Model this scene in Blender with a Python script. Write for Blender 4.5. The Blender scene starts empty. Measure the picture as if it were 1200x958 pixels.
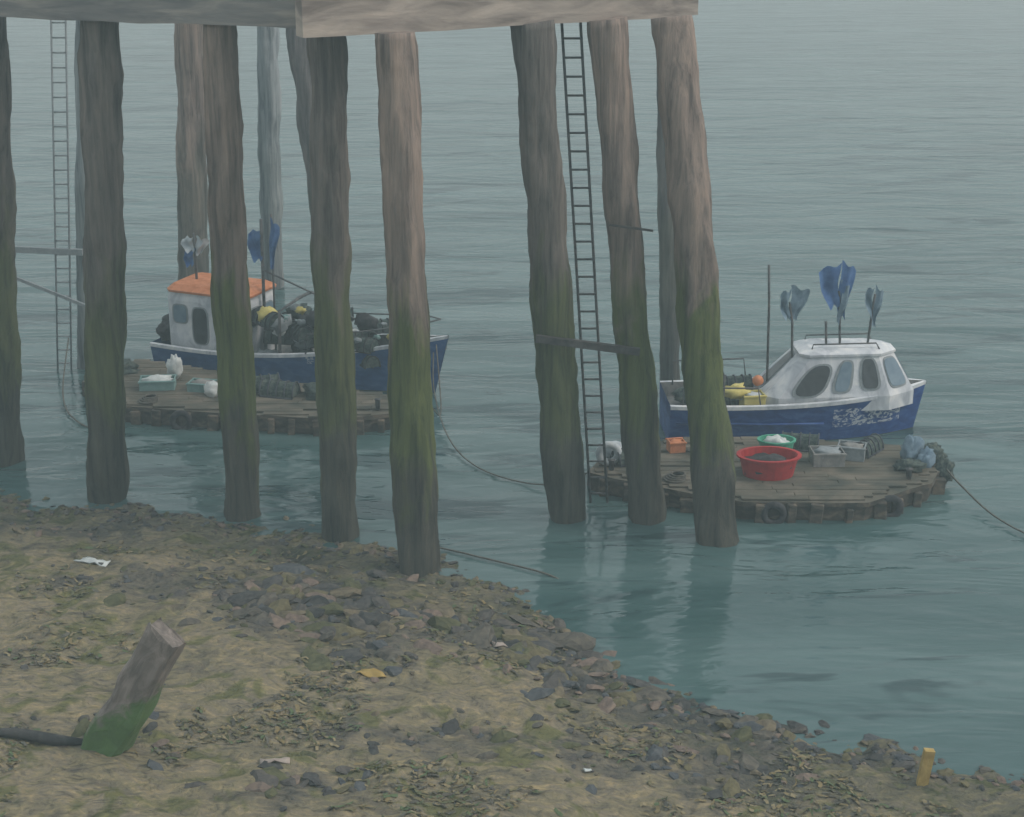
import bpy, math, random
import numpy as np
from mathutils import Vector, Matrix, noise, Euler
random.seed(7)
S = bpy.context.scene
V = Vector

# ------------------------------------------------------------------ materials
def ramp(nt, stops):
    r = nt.nodes.new('ShaderNodeValToRGB')
    e = r.color_ramp.elements
    while len(e) > 1: e.remove(e[-1])
    e[0].position = stops[0][0]; e[0].color = (*stops[0][1], 1)
    for p, c in stops[1:]:
        n = e.new(p); n.color = (*c, 1)
    return r

def new_mat(name):
    m = bpy.data.materials.new(name); m.use_nodes = True
    nt = m.node_tree
    return m, nt, nt.nodes['Principled BSDF']

def noise_node(nt, scale, stretch=(1,1,1), detail=3, dist=0.6, rough=.6):
    tc = nt.nodes.new('ShaderNodeTexCoord'); mp = nt.nodes.new('ShaderNodeMapping')
    mp.inputs['Scale'].default_value = stretch
    n = nt.nodes.new('ShaderNodeTexNoise')
    n.inputs['Scale'].default_value = scale; n.inputs['Detail'].default_value = detail
    n.inputs['Distortion'].default_value = dist; n.inputs['Roughness'].default_value = rough
    nt.links.new(tc.outputs['Object'], mp.inputs['Vector']); nt.links.new(mp.outputs[0], n.inputs['Vector'])
    return n

def mixc(nt, fac, a, b, blend='MIX'):
    x = nt.nodes.new('ShaderNodeMix'); x.data_type = 'RGBA'; x.blend_type = blend
    if isinstance(fac, (int, float)): x.inputs[0].default_value = fac
    else: nt.links.new(fac, x.inputs[0])
    for s, i in ((a, 6), (b, 7)):
        if isinstance(s, tuple): x.inputs[i].default_value = (*s, 1)
        else: nt.links.new(s, x.inputs[i])
    return x.outputs[2]

def math_node(nt, op, a, b=None, c=None):
    n=nt.nodes.new('ShaderNodeMath'); n.operation=op
    for i,s in enumerate((a,b,c)):
        if s is None: continue
        if isinstance(s,(int,float)): n.inputs[i].default_value=s
        else: nt.links.new(s,n.inputs[i])
    return n.outputs[0]

def M(name, cols, scale=3, rough=.8, bump=.3, stretch=(1,1,1), bscale=None, spec=.25, metal=0, bdist=.03, scuff=None):
    m, nt, b = new_mat(name)
    n = noise_node(nt, scale, stretch)
    k = len(cols)
    r = ramp(nt, [(.33 + .36*i/max(1, k-1), c) for i, c in enumerate(cols)])
    nt.links.new(n.outputs[0], r.inputs[0]); col=r.outputs[0]
    if scuff:   # salt / worn paint patches on part of the hull, in object space
        x0,x1,z0,z1=scuff
        tc=nt.nodes.new('ShaderNodeTexCoord'); sp=nt.nodes.new('ShaderNodeSeparateXYZ'); nt.links.new(tc.outputs['Object'],sp.inputs[0])
        mx=math_node(nt,'MULTIPLY',math_node(nt,'GREATER_THAN',sp.outputs[0],x0),math_node(nt,'LESS_THAN',sp.outputs[0],x1))
        mz=math_node(nt,'MULTIPLY',math_node(nt,'GREATER_THAN',sp.outputs[2],z0),math_node(nt,'LESS_THAN',sp.outputs[2],z1))
        sn=noise_node(nt,4.5,(1,1,1.4),detail=4,dist=1.5,rough=.7); sr=ramp(nt,[(.50,(0,0,0)),(.55,(1,1,1))]); nt.links.new(sn.outputs[0],sr.inputs[0])
        f=math_node(nt,'MULTIPLY',math_node(nt,'MULTIPLY',mx,mz),sr.outputs[0])
        col=mixc(nt,f,col,(.48,.51,.56))
    nt.links.new(col, b.inputs['Base Color'])
    b.inputs['Roughness'].default_value = rough
    b.inputs['Specular IOR Level'].default_value = spec
    b.inputs['Metallic'].default_value = metal
    if bump>0:
        n2 = noise_node(nt, bscale or scale*4, stretch, detail=2)
        bp = nt.nodes.new('ShaderNodeBump'); bp.inputs['Strength'].default_value = bump; bp.inputs['Distance'].default_value = bdist
        nt.links.new(n2.outputs[0], bp.inputs['Height']); nt.links.new(bp.outputs[0], b.inputs['Normal'])
    return m

def pile_mat(name, top, topdark, green, low):
    m, nt, b = new_mat(name)
    geo = nt.nodes.new('ShaderNodeNewGeometry'); sep = nt.nodes.new('ShaderNodeSeparateXYZ')
    nt.links.new(geo.outputs['Position'], sep.inputs[0])
    nb = noise_node(nt, 1.3, (1, 1, .3), detail=4, dist=1)
    h=math_node(nt,'DIVIDE',math_node(nt,'MULTIPLY_ADD',nb.outputs[0],7.0,sep.outputs[2]),15.5)
    r = ramp(nt, [(.0, low), (.34, low), (.42, green), (.55, green), (.65, topdark), (.82, top), (1, top)])
    nt.links.new(h, r.inputs[0])
    st = noise_node(nt, 3.0, (1.8, 1.8, .10), detail=6, dist=.25, rough=.7)
    rr = ramp(nt, [(.34, (.42, .44, .47)), (.5, (.95, .95, .95)), (.66, (1.38, 1.32, 1.26))])
    nt.links.new(st.outputs[0], rr.inputs[0])
    c = mixc(nt, 1.0, r.outputs[0], rr.outputs[0], 'MULTIPLY')
    nt.links.new(c, b.inputs['Base Color'])
    b.inputs['Roughness'].default_value = .85; b.inputs['Specular IOR Level'].default_value = .15
    bp = nt.nodes.new('ShaderNodeBump'); bp.inputs['Strength'].default_value = .8; bp.inputs['Distance'].default_value = .06
    nt.links.new(st.outputs[0], bp.inputs['Height']); nt.links.new(bp.outputs[0], b.inputs['Normal'])
    return m

PILE = pile_mat('weathered_pile', (.25,.20,.175), (.17,.14,.122), (.085,.105,.04), (.07,.07,.06))
PILE2 = pile_mat('dark_pile', (.155,.14,.13), (.13,.118,.108), (.085,.10,.05), (.065,.068,.058))
PILEF = pile_mat('hazed_far_pile', (.34,.27,.24), (.30,.245,.22), (.18,.17,.15), (.13,.13,.12))  # far piles, here and below: distance haze lifted into the base colours
PILEF2 = pile_mat('hazed_far_dark_pile', (.165,.16,.165), (.155,.15,.15), (.12,.125,.11), (.10,.105,.10))
PILEP = pile_mat('hazed_far_pale_pile', (.31,.345,.37), (.28,.315,.335), (.22,.25,.26), (.18,.20,.21))
BEAM = M('beam_timber', [(.19,.16,.145),(.33,.28,.25),(.46,.39,.34)], 1.2, .85, .3, (.35,1,2.5))
BEAM2 = M('beam_timber_grey', [(.15,.15,.155),(.225,.215,.21),(.34,.305,.28)], 1.2, .85, .3, (.35,1,2.5))
DARKW = M('wet_dark_timber', [(.03,.032,.034),(.055,.055,.055),(.09,.088,.085)], 3, .8, .4)
IRON = M('rusty_iron', [(.05,.055,.065),(.10,.105,.11),(.14,.125,.12)], 6, .75, .2)
IRONP = M('weathered_galvanised', [(.19,.22,.24),(.28,.31,.33)], 6, .7, .2)
BLUE = M('blue_hull_paint', [(.008,.035,.16),(.015,.06,.24),(.045,.11,.30)], 2.2, .5, .15, (1,1,2.2), spec=.3, scuff=(.9,2.9,.4,.95))
BLUEL = M('left_blue_hull_paint', [(.015,.06,.19),(.022,.085,.25),(.06,.13,.29)], 2.2, .55, .15, (1,1,2.2), spec=.25, scuff=(.8,1.9,.78,1.1))
WHITE = M('white_gelcoat', [(.36,.39,.44),(.55,.58,.62),(.70,.71,.72)], 2.4, .5, .2, (1,1,.6), spec=.35)
GREYD = M('grey_deck', [(.14,.15,.155),(.22,.22,.215),(.30,.29,.275)], 3, .8, .3)
GLASS = M('cabin_glass', [(.02,.025,.03),(.06,.07,.08)], 2, .2, 0, spec=.6)
GLASSB = M('cabin_glass_light', [(.10,.16,.22),(.18,.25,.31)], 2, .25, 0, spec=.6)
RUBBER = M('rubber', [(.02,.022,.025),(.06,.06,.065)], 5, .85, .2)
ORANGE = M('orange_paint', [(.42,.15,.06),(.60,.25,.13)], 4, .7, .2)
RED = M('red_plastic', [(.30,.015,.018),(.44,.03,.028)], 3, .6, .15)
GREEN = M('green_plastic', [(.04,.25,.16),(.10,.40,.28)], 4, .6, .2)
WPLA = M('white_plastic', [(.42,.46,.47),(.62,.65,.64)], 4, .6, .2)
YELLOW = M('yellow_plastic', [(.48,.41,.12),(.64,.57,.22)], 4, .6, .2)
TEAL = M('teal_plastic', [(.14,.25,.25),(.21,.33,.32)], 4, .7, .2)
FLAGB = M('blue_flag_cloth', [(.05,.11,.27),(.09,.18,.37)], 5, .9, .3)
FLAGG = M('greyblue_flag_cloth', [(.11,.17,.23),(.20,.28,.35)], 5, .9, .3)
FLAGW = M('white_flag_cloth', [(.38,.43,.48),(.52,.56,.58)], 5, .9, .3)
ROPE = M('rope', [(.07,.07,.065),(.14,.13,.11)], 12, .9, .3)
NET = M('fishing_net', [(.022,.035,.04),(.06,.085,.08),(.13,.145,.12)], 9, .95, .8, bscale=40)
POTM = M('creel_frame', [(.045,.05,.065),(.085,.095,.115)], 6, .8, .3)
PONT = M('pontoon_deck', [(.055,.06,.05),(.105,.098,.078),(.165,.145,.115)], 1.1, .9, .4, (.8,1.4,1), bscale=9)
PONTS = M('pontoon_side', [(.035,.035,.03),(.075,.066,.055),(.17,.135,.10)], 2.0, .85, .5, (1,1,2))
OCHRE = M('ochre_post', [(.30,.21,.07),(.44,.32,.12)], 4, .8, .3)

# ------------------------------------------------------------------ mesh builder
import bmesh
class MB:
    def __init__(s): s.v=[]; s.f=[]; s.m=[]; s.smooth=[]
    def add(s, vs, fs, mi=0, sm=False):
        o=len(s.v); s.v += [tuple(v) for v in vs]
        for f in fs: s.f.append([o+i for i in f]); s.m.append(mi); s.smooth.append(sm)
    def box(s, c, size, mi=0, rot=(0,0,0), ch=0.02):
        hx,hy,hz=[a/2 for a in size]; ch=min(ch,hx*.5,hy*.5,hz*.5)
        R=Euler(rot).to_matrix(); rings=[]
        for z,i in ((-hz,ch),(-hz+ch,0),(hz-ch,0),(hz,ch)):
            a,b=hx-i,hy-i; k=ch
            p=[(-a+k,-b),(a-k,-b),(a,-b+k),(a,b-k),(a-k,b),(-a+k,b),(-a,b-k),(-a,-b+k)]
            rings.append([R@V((x,y,z))+V(c) for x,y in p])
        s.loft(rings,mi,caps=True)
    def beam(s, a, b, w, h, mi=0):
        a,b=V(a),V(b); d=(b-a); L=d.length; d.normalize()
        side=d.cross(V((0,0,1)))
        if side.length<.05: side=V((1,0,0))
        side.normalize(); up=side.cross(d); rings=[]
        n=max(2,int(L/1.0)+1)
        for i in range(n):
            t=i/(n-1); c=a+(b-a)*t
            j=[1+random.uniform(-.05,.05) for _ in range(4)]
            rings.append([c-side*w/2*j[0]-up*h/2*j[1], c+side*w/2*j[1]-up*h/2*j[2], c+side*w/2*j[2]+up*h/2*j[3], c-side*w/2*j[3]+up*h/2*j[0]])
        s.loft(rings,mi,caps=True)
    def loft(s, rings, mi=0, closed=True, caps=False, sm=False):
        n=len(rings[0]); vs=[v for r in rings for v in r]; fs=[]
        for i in range(len(rings)-1):
            for j in range(n if closed else n-1):
                k=(j+1)%n
                fs.append([i*n+j,i*n+k,(i+1)*n+k,(i+1)*n+j])
        if caps:
            fs.append(list(range(n))[::-1]); fs.append([(len(rings)-1)*n+j for j in range(n)])
        s.add(vs,fs,mi,sm)
    def tube(s, pts, r, mi=0, seg=8, rough=0):
        pts=[V(p) for p in pts]; rings=[]
        for i,p in enumerate(pts):
            d=(pts[min(i+1,len(pts)-1)]-pts[max(i-1,0)]).normalized()
            a=d.cross(V((0,1,0)));
            if a.length<.1: a=d.cross(V((1,0,0)))
            a.normalize(); b=d.cross(a)
            rr=r[i] if isinstance(r,(list,tuple)) else r
            ring=[]
            for k in range(seg):
                th=2*math.pi*k/seg; o=a*math.cos(th)+b*math.sin(th)
                q=rr*(1+((noise.noise(V((p.x*2+o.x*1.2,p.y+o.y*1.2,p.z*.8)))+.35*noise.noise(V((p.x*2+o.x*4,p.y+o.y*4,p.z*3)))) *rough if rough else 0))
                ring.append(p+o*q)
            rings.append(ring)
        s.loft(rings,mi,caps=True,sm=True)
    def ball(s, c, r, mi=0, sq=(1,1,1), lump=0, n=12):
        rings=[]
        for i in range(n+1):
            ph=-math.pi/2+math.pi*i/n; ring=[]
            for j in range(2*n):
                th=math.pi*j/n
                d=V((math.cos(ph)*math.cos(th),math.cos(ph)*math.sin(th),math.sin(ph)))
                k=1+(lump*noise.fractal((d*1.8+V(c)*3),.6,2,3) if lump else 0)
                ring.append(V(c)+V((d.x*sq[0],d.y*sq[1],d.z*sq[2]))*r*k)
            rings.append(ring)
        s.loft(rings,mi,sm=True)
    def torus(s, c, R, r, mi=0, axis='Y', n=18, m=8):
        rings=[]
        for i in range(n+1):
            t=2*math.pi*i/n; ring=[]
            for j in range(m):
                p=2*math.pi*j/m; q=R+r*math.cos(p); x,y,z=q*math.cos(t),r*math.sin(p),q*math.sin(t)
                if axis=='Z': y,z=z,y
                if axis=='X': x,y=y,x
                ring.append(V(c)+V((x,y,z)))
            rings.append(ring)
        s.loft(rings,mi,sm=True)
    def panel(s, q, u0,u1,v0,v1, off, th, mi, pw=5, n=24):
        a,b,c,d=[V(p) for p in q]; nrm=(b-a).cross(d-a).normalized()
        def P(u,v): return (a*(1-u)+b*u)*(1-v)+(d*(1-u)+c*u)*v
        ro=[];ri=[]
        for i in range(n):
            t=2*math.pi*i/n; cx=math.copysign(abs(math.cos(t))**(2/pw),math.cos(t)); cy=math.copysign(abs(math.sin(t))**(2/pw),math.sin(t))
            p=P((u0+u1)/2+(u1-u0)/2*cx,(v0+v1)/2+(v1-v0)/2*cy)
            ri.append(p+nrm*(off-th)); ro.append(p+nrm*off)
        s.loft([ri,ro],mi,caps=True)
    def obj(s, name, mats, parent=None):
        me=bpy.data.meshes.new(name); me.from_pydata(s.v,[],s.f)
        for m in mats: me.materials.append(m)
        me.polygons.foreach_set('material_index',s.m); me.polygons.foreach_set('use_smooth',s.smooth)
        me.update()
        bm=bmesh.new(); bm.from_mesh(me); bmesh.ops.recalc_face_normals(bm,faces=bm.faces); bm.to_mesh(me); bm.free()
        o=bpy.data.objects.new(name,me); S.collection.objects.link(o)
        if parent: o.parent=parent
        return o

def empty(name, loc=(0,0,0), rz=0):
    e=bpy.data.objects.new(name,None); S.collection.objects.link(e); e.location=loc; e.rotation_euler=(0,0,rz); e.empty_display_size=.3
    return e

# ------------------------------------------------------------------ beach
SH=[(-1500,70),(-60,46),(-30,42.5),(-13,39.6),(-9.5,38.7),(-5.6,37.6),(-1.8,35.8),(.2,34.1),(1.2,31.6),(2.4,29.9),(4.1,28.7),(6.6,27.5),(9.3,26.2),(25,22),(60,18),(1500,-60)]
shx=[a for a,b in SH]; shy=[b for a,b in SH]
def N(x,y,s,o=0): return noise.noise(V((x*s+o,y*s-o,o*.7)))
def H(x,y):
    d=float(np.interp(x,shx,shy))-y
    z=.085*d if d>0 else .17*d
    z=min(z,4.5); z=max(z,-3)
    z+=.22*N(x,y,.22,3)*min(1,max(.35,abs(d)/6))+.10*N(x,y,.8,9)
    if abs(x)<30 and -5<y<60:
        z+=.09*N(x,y,2.3,1)+.06*abs(N(x,y,5.5,2))
    return z
# rock / dark silt patches: cx, cy, sx, sy, count, size
zones=[(-5.2,33.0,1.3,1.0,80,.24),(-3.9,32.4,1.5,1.1,100,.26),(-3.0,30.4,1.0,1.1,50,.24),(.2,31.2,1.5,.9,110,.27),(1.6,29.8,1.3,.8,90,.25),(4.2,28.2,1.9,.6,80,.20),(7.0,27.0,1.8,.6,40,.17),(-8.0,34.0,2.0,.9,30,.13),(-3.3,35.2,1.6,.8,35,.15),(-7.2,26.2,1.0,.5,20,.12),(-1.5,26.5,2.2,.8,40,.13),(3.5,26.3,2.5,1.0,60,.16),(-3.6,24.6,1.2,.4,30,.18),(-10,37.2,3,.6,40,.12)]
def dark(x,y):
    s=0
    for cx,cy,sx,sy,nn,sz in zones:
        q=((x-cx)/(sx*1.15))**2+((y-cy)/(sy*1.15))**2
        if q<6: s+=math.exp(-q)*min(1,nn*sz/14)
    return s*(1+1.2*N(x,y,1.1,4))+.65*N(x,y,.7,6)+.45*N(x,y,2.2,7)
def axis(lo,hi,step,far):
    a=list(np.arange(lo,hi+1e-6,step)); g=step; l=[];x=lo
    while x>-far: g*=1.35; x-=g; l.append(x)
    r=[];x=hi;g=step
    while x<far: g*=1.35; x+=g; r.append(x)
    return l[::-1]+a+r
xs=axis(-14.5,12,.09,1500); ys=axis(20.5,42,.09,1500)
vs=[(x,y,H(x,y)) for y in ys for x in xs]; nx=len(xs)
fs=[(j*nx+i,j*nx+i+1,(j+1)*nx+i+1,(j+1)*nx+i) for j in range(len(ys)-1) for i in range(nx-1)]
me=bpy.data.meshes.new('beach'); me.from_pydata(vs,[],fs); me.polygons.foreach_set('use_smooth',[True]*len(fs))
dk=np.array([dark(x,y) if abs(x)<16 and 18<y<44 else .2 for y in ys for x in xs],dtype=np.float32)
dk=np.clip((dk-.22)/.35,0,1)
at=me.attributes.new('silt','FLOAT','POINT'); at.data.foreach_set('value',dk)
beach=bpy.data.objects.new('beach_ground',me); S.collection.objects.link(beach)
m,nt,b=new_mat('muddy_beach')
n1=noise_node(nt,.55,(1,1.5,1),detail=4,dist=1.9)
r1=ramp(nt,[(.30,(.12,.105,.085)),(.40,(.155,.138,.10)),(.48,(.22,.19,.12)),(.56,(.19,.165,.125)),(.63,(.26,.215,.135)),(.74,(.15,.135,.08))])
nt.links.new(n1.outputs[0],r1.inputs[0])
n2=noise_node(nt,2.0,(1,1.7,1),detail=5,dist=2.2)
r2=ramp(nt,[(.32,(.46,.48,.51)),(.45,(.85,.86,.87)),(.57,(1.05,1.03,.98)),(.68,(1.45,1.36,1.2))])
nt.links.new(n2.outputs[0],r2.inputs[0])
base=mixc(nt,1.0,r1.outputs[0],r2.outputs[0],'MULTIPLY')
n3=noise_node(nt,.9,(1,1,1),detail=3,dist=1); r3=ramp(nt,[(.54,(0,0,0)),(.62,(1,1,1))]); nt.links.new(n3.outputs[0],r3.inputs[0])
c=mixc(nt,r3.outputs[0],base,mixc(nt,1.0,(.125,.125,.06),r2.outputs[0],'MULTIPLY'))
sa=nt.nodes.new('ShaderNodeAttribute'); sa.attribute_name='silt'
c=mixc(nt,math_node(nt,'MULTIPLY',sa.outputs['Fac'],.72),c,mixc(nt,1.0,(.085,.083,.078),r2.outputs[0],'MULTIPLY'))
geo=nt.nodes.new('ShaderNodeNewGeometry'); sep=nt.nodes.new('ShaderNodeSeparateXYZ'); nt.links.new(geo.outputs['Position'],sep.inputs[0])
mr=nt.nodes.new('ShaderNodeMapRange'); nt.links.new(sep.outputs[2],mr.inputs[0]); mr.inputs[1].default_value=0.02; mr.inputs[2].default_value=.42; mr.inputs[3].default_value=0; mr.inputs[4].default_value=1
c=mixc(nt,mr.outputs[0],mixc(nt,1.0,c,(.56,.62,.66),'MULTIPLY'),c)
nt.links.new(c,b.inputs['Base Color'])
b.inputs['Roughness'].default_value=.9; b.inputs['Specular IOR Level'].default_value=.15
n4=noise_node(nt,8,(1,1,1),detail=4); bp=nt.nodes.new('ShaderNodeBump'); bp.inputs['Strength'].default_value=.9; bp.inputs['Distance'].default_value=.07
nt.links.new(n4.outputs[0],bp.inputs['Height']); nt.links.new(bp.outputs[0],b.inputs['Normal'])
me.materials.append(m)

# ------------------------------------------------------------------ water
mb=MB(); mb.add([(-2500,-500,0),(2500,-500,0),(2500,4000,0),(-2500,4000,0)],[(0,1,2,3)])
m,nt,b=new_mat('harbour_water')
big=noise_node(nt,.16,(.5,1.7,1),detail=4,dist=1.2)
r=ramp(nt,[(.32,(.036,.082,.084)),(.5,(.055,.108,.110)),(.68,(.088,.15,.152))]); nt.links.new(big.outputs[0],r.inputs[0])
dash=noise_node(nt,.30,(.42,1.8,1),detail=4,dist=.8,rough=.65)
rd=ramp(nt,[(.555,(0,0,0)),(.60,(1,1,1))]); nt.links.new(dash.outputs[0],rd.inputs[0])
c=mixc(nt,math_node(nt,'MULTIPLY',rd.outputs[0],.75),r.outputs[0],(.022,.05,.055)); nt.links.new(c,b.inputs['Base Color'])  # ripple dashes: their weaker sky reflection painted dark into the water colour
nt.links.new(math_node(nt,'MULTIPLY_ADD',rd.outputs[0],-.16,.5),b.inputs['Specular IOR Level'])
b.inputs['Roughness'].default_value=.08; b.inputs['IOR'].default_value=1.35
w1=noise_node(nt,1.2,(.5,1.3,1),detail=3,dist=.5); w2=noise_node(nt,.30,(.5,1.6,1),detail=3,dist=.6)
b1=nt.nodes.new('ShaderNodeBump'); b1.inputs['Strength'].default_value=.38; b1.inputs['Distance'].default_value=.11
b2=nt.nodes.new('ShaderNodeBump'); b2.inputs['Strength'].default_value=.5; b2.inputs['Distance'].default_value=.40
nt.links.new(w1.outputs[0],b1.inputs['Height']); nt.links.new(w2.outputs[0],b2.inputs['Height'])
nt.links.new(b2.outputs[0],b1.inputs['Normal']); nt.links.new(b1.outputs[0],b.inputs['Normal'])
mb.obj('water',[m])

# low sea mist over the harbour (real volume)
mb=MB(); mb.box((0,60,14.9),(420,360,30),0)
m=bpy.data.materials.new('sea_mist'); m.use_nodes=True; nt=m.node_tree; nt.nodes.clear()
o_=nt.nodes.new('ShaderNodeOutputMaterial'); vsn=nt.nodes.new('ShaderNodeVolumeScatter'); vsn.inputs['Color'].default_value=(.74,.95,1,1); vsn.inputs['Density'].default_value=.0034
nt.links.new(vsn.outputs[0],o_.inputs['Volume']); mb.obj('sea_mist',[m])

# ------------------------------------------------------------------ pilings
def piling(base, top, r, mat, name='pier_piling'):
    mb=MB(); B=V(base); T=V(top); d=(T-B); z0=H(B.x,B.y)-1.0
    B=B-d*((B.z-min(z0,-1))/d.z)
    n=90; pts=[]; rr=[]; ph=random.uniform(0,9)
    for i in range(n):
        t=i/(n-1); p=B.lerp(T,t)
        p+=V((noise.noise(V((ph,p.z*.35,0))),0,0))*.05
        pts.append(p); rr.append(r*(1.06-.10*t)*(1+.04*noise.noise(V((ph*2,p.z*1.1,2)))+.03*noise.noise(V((ph*2,p.z*4,2)))))
    mb.tube(pts,rr,0,seg=30,rough=.24)
    return mb.obj(name,[mat])
TZ=11.85
PL=[((-13.4,42.2,0),(-12.3,41.0,TZ),.42,PILE2),
    ((-10.1,39.6,0),(-9.3,39.3,TZ),.46,PILE2),
    ((-6.57,38.5,0),(-6.45,38.3,TZ),.41,PILE),
    ((-4.1,37.2,0),(-4.0,37.3,TZ),.42,PILE2),
    ((-2.1,35.2,0),(-2.38,36.0,TZ),.45,PILE),
    ((1.31,38.4,0),(.45,38.1,TZ),.46,PILE2),
    ((3.26,38.3,0),(2.12,38.6,TZ),.41,PILE),
    ((4.86,37.0,0),(3.6,38.9,TZ),.47,PILE)]
for p in PL: piling(*p)
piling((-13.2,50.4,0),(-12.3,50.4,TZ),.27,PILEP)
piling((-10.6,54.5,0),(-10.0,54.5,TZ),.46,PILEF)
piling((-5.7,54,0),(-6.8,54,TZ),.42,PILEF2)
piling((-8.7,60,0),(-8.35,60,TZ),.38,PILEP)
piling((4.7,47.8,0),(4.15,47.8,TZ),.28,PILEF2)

pd=empty('pier_deck')
mb=MB(); mb.beam((-4.35,35.55,12.2),(4.15,39.95,12.2),.4,.8); mb.obj('edge_beam',[BEAM],pd)
mb=MB(); mb.beam((-30,45.2,12.2),(-4.2,37.25,12.2),.4,.8); mb.obj('side_beam',[BEAM2],pd)
mb=MB()
F=[(-4.5,35.6),(4.2,40.1),(3.2,42.2),(-3.6,38.8),(-4.5,39.8),(-30,47.8),(-30,45.3),(-4.4,37.4)]; nF=len(F)
mb.add([(x,y,12.62) for x,y in F]+[(x,y,12.74) for x,y in F],[list(range(nF))[::-1],list(range(nF,2*nF))]+[(i,(i+1)%nF,(i+1)%nF+nF,i+nF) for i in range(nF)])
mb.obj('deck_boards',[BEAM2],pd)
mb=MB()
for y,x1 in ((47.8,4.3),(50.4,-11),(54.3,-5),(60,-7)): mb.beam((-29,y,12.2),(x1,y,12.2),.3,.7)
for x,y0,y1 in ((4.0,40.2,48),(-12,42,60),(-6.9,39,60)): mb.beam((x,y0,12.15),(x,y1,12.15),.28,.5)
mb.obj('cross_beams',[BEAM2],pd)

mb=MB(); mb.beam((.55,37.72,4.72),(2.95,37.78,4.38),.14,.17); mb.beam((2.2,37.9,7.35),(3.2,37.95,7.2),.05,.05); mb.obj('pier_brace',[DARKW])
mb=MB(); mb.beam((-15.2,50,3.85),(-12.9,50,3.75),.14,.18); mb.beam((-15.0,49.9,3.0),(-12.9,49.9,2.1),.09,.09); mb.obj('pier_brace',[IRONP])

def ladder(a,b,w,mat,rr=.035,step=.34):
    mb=MB(); a,b=V(a),V(b); s=V((w/2,0,0))
    mb.tube([a-s,a.lerp(b,.5)-s,b-s],rr,0); mb.tube([a+s,a.lerp(b,.5)+s,b+s],rr,0)
    L=(b-a).length; n=int(L/step)
    for i in range(1,n):
        p=a.lerp(b,i/n); mb.tube([p-s,p+s],rr*.8,0,seg=6)
    mb.obj('pier_ladder',[mat])
ladder((2.2,39.3,-.6),(1.32,39.0,11.8),.42,IRON,.033,.42)
ladder((-13.8,50.0,-.6),(-12.95,50.0,11.8),.42,IRONP,.03,.42)

# ------------------------------------------------------------------ pontoons
def pontoon(poly, ztop, tyres):
    e=empty('floating_pontoon'); mb=MB()
    n=len(poly); c=V((sum(p[0] for p in poly)/n,sum(p[1] for p in poly)/n,0))
    def ring(z,off):
        out=[]
        for i in range(n):
            a=V((*poly[i],0)); b2=V((*poly[(i+1)%n],0)); k=max(2,int((b2-a).length/.6))
            for j in range(k):
                p=a.lerp(b2,j/k); q=p+(p-c).normalized()*(off+.10*noise.noise(p*1.3)); q.z=z; out.append(q)
        return out
    mb.loft([ring(-.5,-.1),ring(.1,0),ring(ztop-.14,0.02),ring(ztop-.12,.09),ring(ztop,.09)],1)
    top=ring(ztop,.09); mb.add(top,[list(range(len(top)))],0)
    mb.obj('float_body',[PONT,PONTS],e)
    mb=MB()
    ysn=[p[1] for p in poly]; y=min(ysn)+.12
    while y<max(ysn)-.1:
        xx=[]
        for i in range(n):
            (x1,y1),(x2,y2)=poly[i],poly[(i+1)%n]
            if (y1-y)*(y2-y)<0: xx.append(x1+(x2-x1)*(y-y1)/(y2-y1))
        if len(xx)>=2:
            a,b2=min(xx)+random.uniform(.0,.2),max(xx)-random.uniform(0,.2); x=a
            while x<b2-.3:
                w=min(random.uniform(1.5,3.2),b2-x)
                if random.random()>.04: mb.box((x+w/2,y,ztop+.02+random.uniform(0,.02)),(w-.01,.205,.05),0,(random.uniform(-.03,.03),0,random.uniform(-.006,.006)),.01)
                x+=w
        y+=.21
    mb.obj('planks',[PONT],e)
    mb=MB()
    for (x,y) in tyres: mb.torus((x,y,.22),.24,.09,0)
    mb.obj('tyre_fenders',[RUBBER],e)
    mb=MB()
    for i in range(n):
        a=V((*poly[i],0)); b2=V((*poly[(i+1)%n],0))
        if (b2-a).length>1.2:
            k=max(1,int((b2-a).length/.7))
            for j in range(k):
                p=a.lerp(b2,(j+random.uniform(.3,.7))/k); q=p+(p-c).normalized()*.12
                mb.box((q.x,q.y,.12),(random.uniform(.14,.34),.18,.62+random.uniform(-.2,.12)),0,(0,random.uniform(-.08,.08),random.uniform(-.2,.2)))
    mb.obj('timber_fenders',[PONTS],e)
    mb=MB(); P0=V((*poly[1],ztop)).lerp(V((c.x,c.y,ztop)),.2)
    for k in range(4): # coiled rope
        mb.torus((P0.x+.03*k,P0.y,ztop+.08+.04*k),.26-.03*k,.03,0,'Z')
    mb.obj('rope_coil',[ROPE],e)
    mb=MB()
    for i in (0,n//2):
        p=V((*poly[i],0)).lerp(c,.12); mb.tube([(p.x,p.y,ztop),(p.x,p.y,ztop+.3),(p.x,p.y,ztop+.32)],[.07,.07,.11],0)
    mb.obj('bollards',[IRON],e)
    return e
PR=[(1.95,40.1),(3.4,39.25),(5.6,38.2),(8.5,38.15),(10.3,39.4),(10.95,40.6),(10.3,42.0),(5.2,42.7),(2.7,41.9)]
pontoon(PR,.5,[(6.3,38.03),(9.2,38.45)])
PLF=[(-12.6,48.0),(-10.9,45.3),(-8,44.7),(-4.9,44.2),(-3.2,44.7),(-2.9,45.9),(-7.2,47.6),(-11.3,49.6)]
pontoon(PLF,.5,[(-9.2,44.75)])

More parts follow.
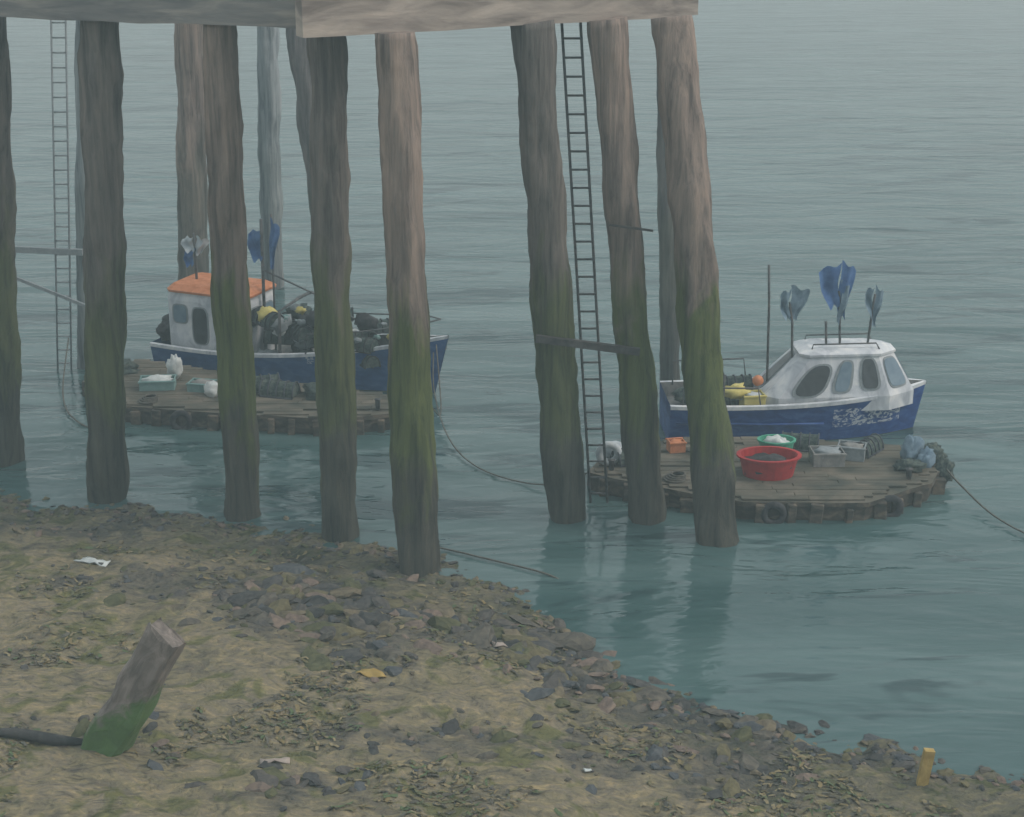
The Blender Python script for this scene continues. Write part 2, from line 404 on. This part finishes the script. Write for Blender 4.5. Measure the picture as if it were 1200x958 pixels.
# ------------------------------------------------------------------ boats
def hull(L,B,sheer,keel,e,paint,rake=.5,blunt=4,deckdrop=.4):
    mb=MB(); ns=26; R=[];  In=[]
    for i in range(ns):
        s=i/(ns-1); x=-L/2+L*s*.97
        hb=B/2*(0.86+.14*math.sin(min(1,s*2)*math.pi/2))*max(.02,(1-s**blunt))
        zs=sheer(s); pts=[]
        for z,f in ((keel*(1-.6*s**4),.05),(keel*.5,.62),(0.02,.86-.25*s**3),(zs*.5,.94-.16*s**3),(zs-.10,1.0),(zs-.10,1.04),(zs,1.04)):
            pts.append((x+rake*s**3*max(0,(z-keel)/(zs-keel))*.9, hb*f, z))
        R.append([V((p[0],-p[1],p[2])) for p in pts]+[V((p[0],p[1],p[2])) for p in pts[::-1]])
        hi=max(.005,hb-.09); zd=zs-deckdrop; xx=pts[-1][0]-(.08*s**3); dx=xx
        In.append([V((pts[-1][0],-pts[-1][1],pts[-1][2])),V((xx,-hi,zs)),V((dx,-hi*.97,zd)),V((dx,0,zd+.03)),V((dx,hi*.97,zd)),V((xx,hi,zs)),V(pts[-1])])
    n=len(R[0])
    for i in range(ns-1):
        for j in range(n-1):
            if j==6: continue
            mi=0
            if j in (4,5,7,8): mi=1
            if j in (0,1,11,12): mi=3
            mb.add([R[i][j],R[i][j+1],R[i+1][j+1],R[i+1][j]],[(0,1,2,3)],mi,True)
        for j in range(6):
            mb.add([In[i][j],In[i][j+1],In[i+1][j+1],In[i+1][j]],[(0,1,2,3)],1 if j in (0,5) else 2)
    mb.add(R[0],[list(range(n))],0)
    mb.add(In[0][1:6],[(0,1,2,3,4)],0)
    mb.obj('hull',[paint,WHITE,GREYD,DARKW],e)

def flag(mb,base,w,h,mi,ph=0,sg=1):
    nx_,ny_=9,7; g=[]
    for j in range(ny_):
        for i in range(nx_):
            u=i/(nx_-1); v=j/(ny_-1)
            x=sg*w*u*(1-.55*v)+.05*math.sin(v*5+ph)
            y=.10*math.sin(u*7+ph+v*2)*u+.04*math.sin(v*9+ph)
            z=h*(1-v)*(1-.12*u)-.05*h*u*u+.05*math.sin(u*9+ph)
            g.append(V(base)+V((x,y,z)))
    mb.add(g,[(j*nx_+i,j*nx_+i+1,(j+1)*nx_+i+1,(j+1)*nx_+i) for j in range(ny_-1) for i in range(nx_-1)],mi,True)

def pot(mb,c,rz=0,s=1,fr=0,nt_=1):
    R=Euler((0,0,rz)).to_matrix(); c=V(c); L=.42*s; W=.24*s
    P=lambda x,y,z: c+R@V((x,y,z))
    for y in (-W,0,W): mb.tube([P(-L,y,.03),P(L,y,.03)],.022*s,fr,6)
    rings=[]
    for x in (-L,-L/2,0,L/2,L):
        arc=[P(x,W*math.cos(t),.03+.36*s*math.sin(t)) for t in [math.pi*k/8 for k in range(9)]]
        mb.tube(arc,.02*s,fr,5); rings.append([P(x*.97,W*.93*math.cos(t),.04+.33*s*math.sin(t)) for t in [math.pi*k/8 for k in range(9)]])
    mb.loft(rings,nt_,caps=True)

def crate(name,c,size,mat,rz=0,parent=None,fill=None):
    mb=MB(); x,y,z=size; t=.03
    R=Matrix.Rotation(rz,4,'Z'); sub=MB()
    sub.box((0,0,t/2),(x,y,t)); sub.box((0,-y/2+t/2,z/2+.02),(x,t,z)); sub.box((0,y/2-t/2,z/2+.02),(x,t,z))
    sub.box((-x/2+t/2,0,z/2+.02),(t,y-2*t-.004,z-.006)); sub.box((x/2-t/2,0,z/2+.02),(t,y-2*t-.004,z-.006))
    sub.box((0,-y/2-.012,z-.01),(x+.05,.03,.05)); sub.box((0,y/2+.012,z-.01),(x+.05,.03,.05))
    mats=[mat]
    if fill:
        sub.ball((0,0,z*.75),min(x,y)*.48,1,(x/y if x>y else 1,1,.5),.5,8); mats.append(fill)
    mb.add([R@V(v)+V(c) for v in sub.v],sub.f); mb.m=sub.m; mb.smooth=sub.smooth
    return mb.obj(name,mats,parent)

# ---- right boat
e=empty('fishing_boat',(7.75,44.65,0),math.radians(3))
sh=lambda s:1.08+.30*s**2+.05*(1-s)**2
hull(7.1,2.5,sh,-.45,e,BLUE,.4,5.5,.42)
def ringof(pts,z): return [V((x,y,z)) for x,y in pts]
mb=MB()
b0=[(-.95,-.72),(-.6,-.98),(2.45,-.92),(3.25,-.4)]; b1=[(.05,-.5),(.3,-.68),(2.15,-.62),(2.65,-.26)]
def full(p): return p+[(x,-y) for x,y in p[::-1]]
bot=ringof(full(b0),.85); mid=ringof(full(b0),1.25); top=ringof(full(b1),2.30)
eave=[V((p.x+(.05 if p.x>1 else -.06),p.y*1.07,2.32)) for p in top]; eave2=[V((p.x,p.y,2.38)) for p in eave]; crown=[V((p.x*.8+.27,p.y*.7,2.50)) for p in top]
mb.loft([bot,mid,top,eave,eave2,crown],0,caps=True)
mb.obj('cabin',[WHITE],e)
mb=MB()
near=(mid[1],mid[2],top[2],top[1]); nf=(mid[2],mid[3],top[3],top[2]); fr=(mid[3],mid[4],top[4],top[3]); ff=(mid[4],mid[5],top[5],top[4]); far=(mid[5],mid[6],top[6],top[5]); rear=(mid[7],mid[0],top[0],top[7])
for q,u0,u1,v0,v1,g,pw in ((near,.09,.37,.04,.80,0,2.8),(near,.47,.62,.14,.88,1,3.5),(near,.75,.92,.2,.94,0,3.5),(nf,.14,.86,.2,.9,1,4),(fr,.1,.9,.25,.88,1,4),(ff,.14,.86,.2,.9,0,4),(far,.06,.34,.15,.8,0,4),(far,.44,.66,.15,.88,1,4),(far,.74,.93,.2,.92,0,4),(rear,.2,.6,.05,.9,0,5)):
    mb.panel(q,u0-.03,u1+.03,v0-.045,v1+.045,.022,.04,2,pw); mb.panel(q,u0,u1,v0,v1,.036,.03,g,pw)
mb.obj('windows',[GLASS,GLASSB,IRONP],e)
mb=MB()
for y in (-.45,.45):
    mb.tube([(.35,y,2.45),(.38,y,2.6),(2.1,y,2.62),(2.2,y,2.45)],.022,0,6)
for x,zt,dx in ((-.75,4.75,-.12),(-.05,3.7,-.2),(.82,3.15,-.05),(1.2,4.0,-.12),(1.95,3.9,.12)):
    mb.tube([(x,-.1,1.0 if x<0 else 2.4),(x+dx*.5,-.1,(zt+2.5)/2),(x+dx,-.1,zt)],.035,0,7)
mb.tube([(-3.2,-1.0,1.05),(-3.2,-1.0,1.6),(-1.2,-1.1,1.6),(-1.1,-1.1,1.05)],.025,0,6)
mb.tube([(-3.2,1.0,1.05),(-3.2,1.0,1.75),(-1.2,1.1,1.75),(-1.1,1.1,1.05)],.025,0,6)
mb.tube([(-2.1,-.9,.8),(-2.1,-.9,1.9),(-2.1,-.3,2.0),(-2.1,-.3,.8)],.04,0,7)
mb.obj('masts_and_rails',[IRON],e)
mb=MB()
flag(mb,(-.25,-.1,3.2),.55,.95,0,.4); flag(mb,(-.25,-.12,3.3),.3,.75,0,2,-1)
flag(mb,(1.08,-.1,3.3),.42,1.5,1,1.2,1); flag(mb,(1.08,-.12,3.6),.62,1.15,1,2.4,-1); flag(mb,(1.10,-.16,3.1),.26,1.2,0,.2,1)
flag(mb,(2.04,-.1,3.0),.26,1.1,0,.9,1); flag(mb,(2.04,-.12,3.3),.26,.8,0,3,-1)
mb.obj('dan_flags',[FLAGG,FLAGB],e)
mb=MB(); mb.ball((-1.1,-.5,1.62),.15,0,lump=.1); mb.ball((-2.8,.2,.95),.35,1,(1.3,1,.6),.5); mb.ball((-2.2,.5,1.1),.4,1,(1.2,1,.7),.5)
pot(mb,(-1.55,.3,.7),.2,1.1,2,1); pot(mb,(-1.6,.3,1.1),.1,1.1,2,1); pot(mb,(-2.7,-.4,.7),1.3,1,2,1)
mb.ball((-1.75,-.6,1.35),.28,3,(1.3,.8,.6),.6,9)
mb.obj('deck_gear',[ORANGE,NET,POTM,YELLOW],e)
crate('yellow_crate',(-1.25,-.65,.9),(.6,.5,.4),YELLOW,.1,e,FLAGW)
mb=MB(); mb.tube([(-3.4,-1.13,.66),(-1,-1.27,.62),(.6,-1.27,.62)],.03,0,6); mb.obj('rub_rail',[BLUE],e)

# ---- left boat
e2=empty('fishing_boat',(-6.4,49.6,0),math.radians(-23))
sh2=lambda s:.84+1.0*s**2.4
hull(9.2,2.9,sh2,-.6,e2,BLUEL,.7,3.2,.45)
mb=MB()
c0=[(-4.15,-.8),(-4.0,-.95),(-1.5,-.95),(-1.35,-.8)]
r0=full(c0)
mb.loft([ringof(r0,.45),ringof(r0,2.20),[V((x*.97-.1,y*.95,2.45)) for x,y in r0]],0,caps=True)
mb.loft([[V(((x+2.8)*1.02-2.75,y*1.02,2.452)) for x,y in r0],[V(((x+2.8)*1.03-2.75,y*1.03,2.52)) for x,y in r0],[V(((x+2.8)*.9-2.8,y*.8,2.66)) for x,y in r0]],1,caps=True)
mb.obj('wheelhouse',[WHITE,ORANGE],e2)
mb=MB(); a=[V((x,y,.85)) for x,y in r0]; t=[V((x,y,2.20)) for x,y in r0]
q=(a[1],a[2],t[2],t[1])
for (q_,u0,u1,v0,v1,g) in ((q,.33,.53,.05,.88,0),(q,.06,.24,.5,.9,1),(q,.66,.92,.5,.9,1),((a[3],a[4],t[4],t[3]),.08,.45,.5,.9,0),((a[3],a[4],t[4],t[3]),.55,.92,.5,.9,1),((a[7],a[0],t[0],t[7]),.3,.7,.02,.9,0)):
    mb.panel(q_,u0-.02,u1+.02,v0-.03,v1+.03,.022,.04,2,4); mb.panel(q_,u0,u1,v0,v1,.036,.03,g,4)
mb.obj('windows',[GLASS,GLASSB,IRONP],e2)
mb=MB()
mb.tube([(-3.6,0,2.6),(-3.6,0,4.1)],.04,0); mb.tube([(-1.25,0,.6),(-1.2,0,4.75)],.05,0); mb.tube([(-.95,.1,.6),(-.9,.1,4.9)],.035,0)
mb.tube([(-1.25,0,3.2),(.9,0,2.5),(2.6,0,1.6)],.03,0,6)
for y in (-1.1,1.1): mb.tube([(-.1,y,.7),(-.05,y,2.3),(.2,y*.3,2.55)],.05,0)
mb.tube([(.2,-.35,2.55),(.2,.35,2.55)],.05,0)
for y in (-1,1): mb.tube([(.9,y*1.3,1.15),(.95,y*1.25,1.75),(2.6,y*1.0,1.95),(4.2,y*.45,2.2),(4.7,0,2.3)],.025,0,6)
mb.tube([(3.6,-.1,1.2),(3.6,-.1,2.1),(3.9,-.1,2.25)],.08,0)
mb.obj('masts_and_rails',[IRON],e2)
mb=MB(); flag(mb,(-3.55,-.02,3.45),.4,.55,0,.4,1); flag(mb,(-3.6,-.05,3.55),.45,.45,0,2.4,-1); flag(mb,(-3.6,-.08,3.1),.45,.5,1,1.5,-1); flag(mb,(-1.2,-.02,3.5),.55,.95,1,2.0,-1); flag(mb,(-.9,-.05,3.3),.25,1.5,1,.8,1)
mb.obj('dan_flags',[FLAGW,FLAGB],e2)
mb=MB()
rnd=random.Random(3)
for i in range(34):
    x=rnd.uniform(-.9,2.6); y=rnd.uniform(-.7,.7); z=.5+.12*max(0,x)+rnd.choice([0,.4,.8,1.2])*(1 if x<1.5 else .6)
    if rnd.random()<.5: pot(mb,(x,y,z),rnd.uniform(-1,1),rnd.uniform(.9,1.2),2,1)
    else: mb.ball((x,y,z+.1),rnd.uniform(.2,.36),rnd.choice([1,1,6,2,3,6]),(1.2,1,.7),.6,8)
for i in range(12): mb.ball((rnd.uniform(-.8,3.2),rnd.uniform(-1,.2),rnd.uniform(1.5,2.2)),rnd.uniform(.08,.16),rnd.choice([6,3,4,5]),(1.3,1,.8),.5,n=8)
mb.ball((-.75,-.7,2.0),.3,4,(1,.8,.8),.5,8)
for x in (2.4,3.7): mb.ball((x,-.3,2.05),.27,2,(1.4,.8,.9),.5,8)
mb.obj('deck_gear',[ORANGE,NET,RUBBER,WPLA,YELLOW,TEAL,IRONP],e2)
mb=MB(); mb.ball((-4.5,-.4,1.0),.35,0,(1,1,.9),.4); mb.ball((-4.45,.4,1.0),.4,0,(1,1,.9),.4); mb.box((-4.75,0,.95),(.35,.5,.9),0,(0,.2,0),.08); mb.obj('outboard_and_nets',[RUBBER],e2)

# ------------------------------------------------------------------ things on pontoons
Z=.55
def tub(name,c,r,h,mat,fill,lift=.7):
    mb=MB(); n=22
    def rg(rad,z): return [V(c)+V((rad*1.25*math.cos(2*math.pi*k/n),rad*.9*math.sin(2*math.pi*k/n),z)) for k in range(n)]
    mb.loft([rg(r*.8,0),rg(r*.95,h*.9),rg(r*1.05,h*.92),rg(r*1.05,h),rg(r*.92,h),rg(r*.86,h*.55)],0,caps=True)
    mb.ball((c[0],c[1],c[2]+h*lift),r*.75,1,(1.2,.9,.6),.5,9)
    return mb.obj(name,[mat,fill])
tub('red_tub',(6.4,39.8,Z),.62,.55,RED,RUBBER,.45)
tub('green_tub',(6.75,40.9,Z),.38,.55,GREEN,WPLA,.8)
crate('grey_fish_box',(8.0,40.6,Z),(.8,.6,.35),GREYD,.05,None,IRONP)
crate('grey_fish_box',(8.7,41.0,Z),(.7,.5,.35),IRONP,-.3,None,GREYD)
crate('orange_crate',(4.25,41.5,Z),(.42,.36,.28),ORANGE,.2,None,ORANGE)
mb=MB(); pot(mb,(5.2,41.6,Z),.4,1.1); pot(mb,(7.5,41.7,Z),-.2,1.1); pot(mb,(9.2,41.4,Z),.9,1); pot(mb,(3.0,40.7,Z),.5,1); mb.obj('lobster_pots',[POTM,NET])
mb=MB(); mb.torus((2.45,40.5,Z+.3),.24,.1,0); mb.ball((2.6,40.9,Z+.25),.25,0,(1.2,1,.9),.3); mb.obj('life_ring',[FLAGW])
mb=MB()
mb.ball((10.15,40.7,.85),.24,0,(1,.8,1.5),.7,9); mb.ball((10.45,40.4,.7),.2,0,(1.1,.8,1.2),.7,9)
mb.obj('boat_fenders',[FLAGG])
mb=MB(); mb.ball((10.95,40.35,.45),.25,0,(1,1,1.2),.4); mb.ball((10.7,40.9,.7),.28,0,(1.2,1,.8),.4); mb.ball((10.0,40.2,.65),.3,0,(1.3,1,.5),.6); mb.obj('net_bundle',[NET])
mb=MB(); mb.ball((-9.85,47.5,Z+.35),.28,0,(.8,.8,1.3),.4); mb.obj('white_buoy',[WPLA])
mb=MB(); mb.ball((-8.5,46.0,Z+.18),.25,0,(1,.9,.9),.3); mb.obj('white_buoy',[WPLA])
crate('teal_fish_box',(-10.2,46.7,Z),(1.0,.6,.28),TEAL,.1,None,WPLA)
crate('teal_fish_box',(-8.9,46.5,Z),(.7,.5,.25),TEAL,-.2,None,GREYD)
mb=MB(); pot(mb,(-7.2,46.5,Z),.3,1.2); pot(mb,(-6.6,46.0,Z),-.3,1.2); mb.ball((-5.2,46.0,Z+.1),.5,1,(1.5,1,.5),.5); mb.ball((-11.8,48.2,Z+.1),.5,1,(1.3,1,.6),.5); mb.obj('lobster_pots',[POTM,NET])

# ------------------------------------------------------------------ ropes
def rope(pts,r=.03):
    P=[V(p) for p in pts]; out=[]
    for i in range(len(P)-1):
        p0=P[max(i-1,0)];p1=P[i];p2=P[i+1];p3=P[min(i+2,len(P)-1)]
        for k in range(10):
            t=k/10; out.append(.5*((2*p1)+(p2-p0)*t+(2*p0-5*p1+4*p2-p3)*t*t+(3*p1-p0-3*p2+p3)*t**3))
    out.append(P[-1]); mb=MB(); mb.tube(out,r,0,6); mb.obj('mooring_rope',[ROPE])
rope([(10.9,40.3,.6),(11.2,39.4,.35),(11.7,38,.12),(12.6,36.5,.08),(15,34,.03),(18,31,-.2)],.025)
rope([(-2.3,47.7,1.3),(-2.2,46,.6),(-1.7,43.5,.15),(-.9,41.6,.06),(.3,40.5,.06),(1.3,40.1,.2),(2.0,40.2,.5)],.02)
rope([(-13.6,50.2,1.0),(-13.1,47.2,.15),(-12.2,45.2,.05),(-10.9,44.3,-.1)],.022)
rope([(-2.0,35.4,1.0),(-1.9,36.4,.15),(-1.0,36.0,.06),(.7,35.0,.05),(1.2,34.7,-.1)],.025)
rope([(-2.2,45.0,.5),(-2.0,45.4,.3),(-2.2,47.5,1.6)],.02)

# ------------------------------------------------------------------ rubble
def variants(n):
    out=[]
    for k in range(n):
        bm=bmesh.new(); bmesh.ops.create_icosphere(bm,subdivisions=2,radius=1)
        v=np.array([x.co[:] for x in bm.verts]); f=np.array([[q.index for q in p.verts] for p in bm.faces]); bm.free()
        d=np.array([1+.45*noise.noise(V(p)*1.3+V((k*5,0,0)))+.15*noise.noise(V(p)*3+V((0,k*3,0))) for p in v])
        v=v*d[:,None]
        for _ in range(5):
            nrm=np.array([random.gauss(0,1) for _ in range(3)]); nrm/=np.linalg.norm(nrm); h=random.uniform(.5,.8)
            s=v@nrm; over=np.clip(s-h,0,None); v=v-over[:,None]*nrm
        out.append((v,f))
    return out
VR=variants(10)
def scatter(name,items,mat):
    vs=[];fs=[];cs=[];o=0
    for (x,y,z,s,sq,col) in items:
        v,f=random.choice(VR)
        R=np.array(Euler((random.uniform(-.4,.4),random.uniform(-.4,.4),random.uniform(0,6.3))).to_matrix())
        p=(v*np.array(sq)*s)@R.T+np.array([x,y,z]); vs.append(p); fs.append(f+o); o+=len(v); cs.append(np.tile([*col,1],(len(v),1)))
    vs=np.vstack(vs);fs=np.vstack(fs);cs=np.vstack(cs)
    me=bpy.data.meshes.new(name); me.from_pydata(vs.tolist(),[],fs.tolist())
    at=me.color_attributes.new('Col','FLOAT_COLOR','POINT'); at.data.foreach_set('color',cs.astype(np.float32).ravel())
    me.materials.append(mat); o_=bpy.data.objects.new(name,me); S.collection.objects.link(o_)
m,nt,b=new_mat('stone')
at=nt.nodes.new('ShaderNodeAttribute'); at.attribute_name='Col'
n=noise_node(nt,5,detail=4,dist=1); r=ramp(nt,[(.3,(.6,.6,.62)),(.5,(1,1,1)),(.7,(1.4,1.36,1.25))]); nt.links.new(n.outputs[0],r.inputs[0])
nt.links.new(mixc(nt,1.0,at.outputs[0],r.outputs[0],'MULTIPLY'),b.inputs['Base Color']); b.inputs['Roughness'].default_value=.9; b.inputs['Specular IOR Level'].default_value=.15
bp=nt.nodes.new('ShaderNodeBump'); bp.inputs['Strength'].default_value=.5; bp.inputs['Distance'].default_value=.04; nt.links.new(n.outputs[0],bp.inputs['Height']); nt.links.new(bp.outputs[0],b.inputs['Normal'])
STONE=m
cols=[(.07,.07,.07),(.085,.08,.075),(.055,.056,.056),(.10,.093,.08),(.14,.12,.085),(.075,.082,.09),(.085,.088,.05),(.12,.108,.065),(.16,.125,.105)]
items=[]
for cx,cy,sx,sy,nn,sz in zones:
    for _ in range(nn):
        x=random.gauss(cx,sx*.7);y=random.gauss(cy,sy*.7); s=sz*random.choice([.3,.4,.5,.7,.9,1.3])*random.uniform(.7,1.25)
        items.append((x,y,H(x,y)-s*.08,s,(1.5,.95,random.uniform(.35,.6)),random.choice(cols)))
for _ in range(800):
    x=random.uniform(-14,11); y=float(np.interp(x,shx,shy))+random.gauss(-.3,.5); s=random.uniform(.03,.10)
    items.append((x,y,H(x,y)+s*.1,s,(1.3,1,.5),random.choice(cols)))
for _ in range(2600):
    x=random.uniform(-13,11); y=random.uniform(22,39)
    if y>np.interp(x,shx,shy): continue
    if dark(x,y)<.28: continue
    s=random.uniform(.02,.09); items.append((x,y,H(x,y)+s*.1,s,(1.3,1,.5),random.choice(cols)))
scatter('beach_rubble',items,STONE)

m,nt,b=new_mat('seaweed')
at=nt.nodes.new('ShaderNodeAttribute'); at.attribute_name='Col'; nt.links.new(at.outputs[0],b.inputs['Base Color']); b.inputs['Roughness'].default_value=.8
wc=[(.13,.115,.055),(.09,.095,.045),(.18,.14,.065),(.07,.065,.05),(.22,.18,.10),(.08,.115,.05),(.10,.095,.075)]
vs=[];fs=[];cs=[]
for _ in range(16000):
    x=random.uniform(-12,11)
    y=random.uniform(22,30) if random.random()<.7 else random.uniform(29,36)
    if y>np.interp(x,shx,shy)-.15: continue
    if N(x,y,.45,8)+.5*N(x,y,1.5,3)<.20: continue
    a=random.uniform(0,6.28) if random.random()<.4 else random.gauss(0,.5); L=random.uniform(.05,.24); W=random.uniform(.012,.045)
    col=random.choice(wc); o=len(vs); bend=random.uniform(-.9,.9)
    for k in range(4):
        t=k/3; aa=a+bend*t; px=x+L*t*math.cos(aa); py=y+L*t*math.sin(aa); h=H(px,py)+.012+random.uniform(0,.03); w=W*(1-.5*abs(t-.4))
        vs+= [(px-w*math.sin(aa),py+w*math.cos(aa),h),(px+w*math.sin(aa),py-w*math.cos(aa),h+random.uniform(-.01,.03))]; cs+=[(*col,1)]*2
    for k in range(3): fs.append((o+2*k,o+2*k+1,o+2*k+3,o+2*k+2))
me=bpy.data.meshes.new('seaweed'); me.from_pydata(vs,[],fs)
ca=me.color_attributes.new('Col','FLOAT_COLOR','POINT'); ca.data.foreach_set('color',np.array(cs,dtype=np.float32).ravel()); me.materials.append(m)
S.collection.objects.link(bpy.data.objects.new('seaweed',me))

# old stump post, leaning, weed on its flank
m,nt,b=new_mat('stump_wood')
geo=nt.nodes.new('ShaderNodeTexCoord'); sp=nt.nodes.new('ShaderNodeSeparateXYZ'); nt.links.new(geo.outputs['Object'],sp.inputs[0])
n=noise_node(nt,3,(1.5,1.5,.5),detail=4,dist=1); r=ramp(nt,[(.3,(.09,.08,.075)),(.5,(.17,.145,.13)),(.7,(.27,.23,.21))]); nt.links.new(n.outputs[0],r.inputs[0])
ng=noise_node(nt,3.5,detail=4,dist=1)
gr=math_node(nt,'DIVIDE',math_node(nt,'MULTIPLY_ADD',ng.outputs[0],1.8,sp.outputs[2]),2.8)
gx=math_node(nt,'MULTIPLY_ADD',sp.outputs[0],-.6,gr)
rg=ramp(nt,[(.0,(1,1,1)),(.62,(1,1,1)),(.78,(0,0,0))]); nt.links.new(gx,rg.inputs[0])
nt.links.new(mixc(nt,rg.outputs[0],r.outputs[0],mixc(nt,ng.outputs[0],(.05,.08,.035),(.11,.21,.06))),b.inputs['Base Color']); b.inputs['Roughness'].default_value=.9
bp=nt.nodes.new('ShaderNodeBump'); bp.inputs['Strength'].default_value=.7; bp.inputs['Distance'].default_value=.04; nt.links.new(n.outputs[0],bp.inputs['Height']); nt.links.new(bp.outputs[0],b.inputs['Normal'])
mb=MB(); rings=[]
for i in range(15):
    t=i/14; z=-.5+3.1*t; w=.35*(1.08-.18*t)
    ring=[]
    for k in range(20):
        a=2*math.pi*k/20; cx=math.copysign(abs(math.cos(a))**.4,math.cos(a)); cy=math.copysign(abs(math.sin(a))**.4,math.sin(a))
        q=1+.18*noise.noise(V((cx,cy,z*1.5)))+.06*noise.noise(V((cx*4,cy*4,z*5)))
        ring.append(V((w*cx*q,w*.8*cy*q,z+(.25*noise.noise(V((cx*2,cy*2,5))) if i==14 else 0))))
    rings.append(ring)
mb.loft(rings,0,caps=True,sm=False)
st=mb.obj('wooden_post',[m]); st.location=(-6.95,25.7,H(-6.95,25.7)); st.rotation_euler=(math.radians(-4),math.radians(29),math.radians(-20))
mb=MB(); mb.tube([(-9.3,25.7,H(-9.3,25.7)+.05),(-8.5,25.8,H(-8.5,25.8)+.09),(-7.8,25.7,H(-7.8,25.7)+.07),(-7.3,25.7,H(-7.3,25.7)+.05)],[.05,.09,.1,.06],0,9,rough=.5); mb.obj('driftwood_log',[DARKW])
mb=MB(); x,y=7.15,26.1; mb.beam((x,y,H(x,y)-.2),(x+.1,y,H(x,y)+.68),.13,.18); mb.obj('marker_stake',[OCHRE])

def scrap(x,y,w,d,mat,rz=0,name='plastic_litter'):
    g=[];n=7
    for j in range(n):
        for i in range(n):
            u=(i/(n-1)-.5)*w; v=(j/(n-1)-.5)*d*(1-.6*(i/(n-1)))
            X=x+u*math.cos(rz)-v*math.sin(rz); Y=y+u*math.sin(rz)+v*math.cos(rz)
            g.append((X,Y,H(X,Y)+.05+.08*noise.noise(V((u*6+x,v*6,1)))))
    mb=MB(); mb.add(g,[(j*n+i,j*n+i+1,(j+1)*n+i+1,(j+1)*n+i) for j in range(n-1) for i in range(n-1)],0,True)
    o=mb.obj(name,[mat]); md=o.modifiers.new('t','SOLIDIFY'); md.thickness=.02
scrap(-9.35,35.0,.8,.45,WPLA,-.5); scrap(.45,31.2,.45,.3,FLAGW,.1); scrap(-2.65,28.9,.55,.3,OCHRE,-.3)
scrap(-5.2,32.8,.3,.2,TEAL,.3); scrap(1.3,25.7,.14,.1,WPLA,.3); scrap(-4.0,25.3,.5,.22,BEAM,.1)
scrap(-.1,30.9,.6,.35,BEAM,.2)

# ------------------------------------------------------------------ light: overcast daylight
W=bpy.data.worlds.new('World'); S.world=W; W.use_nodes=True; nt=W.node_tree; bg=nt.nodes['Background']
sky=nt.nodes.new('ShaderNodeTexSky'); sky.sky_type='NISHITA'; sky.sun_disc=False
EL=math.radians(40); AZ=math.radians(100)
sky.sun_elevation=EL; sky.sun_rotation=AZ; sky.dust_density=3; sky.air_density=1.0
tc=nt.nodes.new('ShaderNodeTexCoord'); mp=nt.nodes.new('ShaderNodeMapping'); mp.inputs['Scale'].default_value=(1,1,3); nt.links.new(tc.outputs['Generated'],mp.inputs[0])
cn=nt.nodes.new('ShaderNodeTexNoise'); cn.inputs['Scale'].default_value=2.2; cn.inputs['Detail'].default_value=4; nt.links.new(mp.outputs[0],cn.inputs['Vector'])
cr=ramp(nt,[(.3,(5.7,6.8,7.0)),(.7,(7.8,8.5,8.6))]); nt.links.new(cn.outputs[0],cr.inputs[0])
sz=nt.nodes.new('ShaderNodeSeparateXYZ'); nt.links.new(tc.outputs['Generated'],sz.inputs[0])
er=ramp(nt,[(.0,(.54,.60,.60)),(.35,(.84,.86,.86)),(1,(1.3,1.27,1.24))]); nt.links.new(sz.outputs[2],er.inputs[0])
cl=mixc(nt,1.0,cr.outputs[0],er.outputs[0],'MULTIPLY')
nt.links.new(mixc(nt,.8,sky.outputs[0],cl),bg.inputs[0]); bg.inputs[1].default_value=.125
L=bpy.data.lights.new('sun','SUN'); L.energy=1.5; L.angle=math.radians(16); L.color=(1,.94,.85)
lo=bpy.data.objects.new('sun',L); S.collection.objects.link(lo)
d=V((math.sin(AZ)*math.cos(EL),math.cos(AZ)*math.cos(EL),math.sin(EL)))
lo.rotation_euler=d.to_track_quat('Z','Y').to_euler()
S.view_settings.view_transform='Standard'; S.view_settings.look='None'; S.view_settings.exposure=0

cam=bpy.data.cameras.new('camera'); cam.sensor_width=36; cam.lens=60; cam.clip_end=6000
co=bpy.data.objects.new('camera',cam); S.collection.objects.link(co); co.location=(0,0,16); co.rotation_euler=(math.radians(90-19),0,0)
S.camera=co
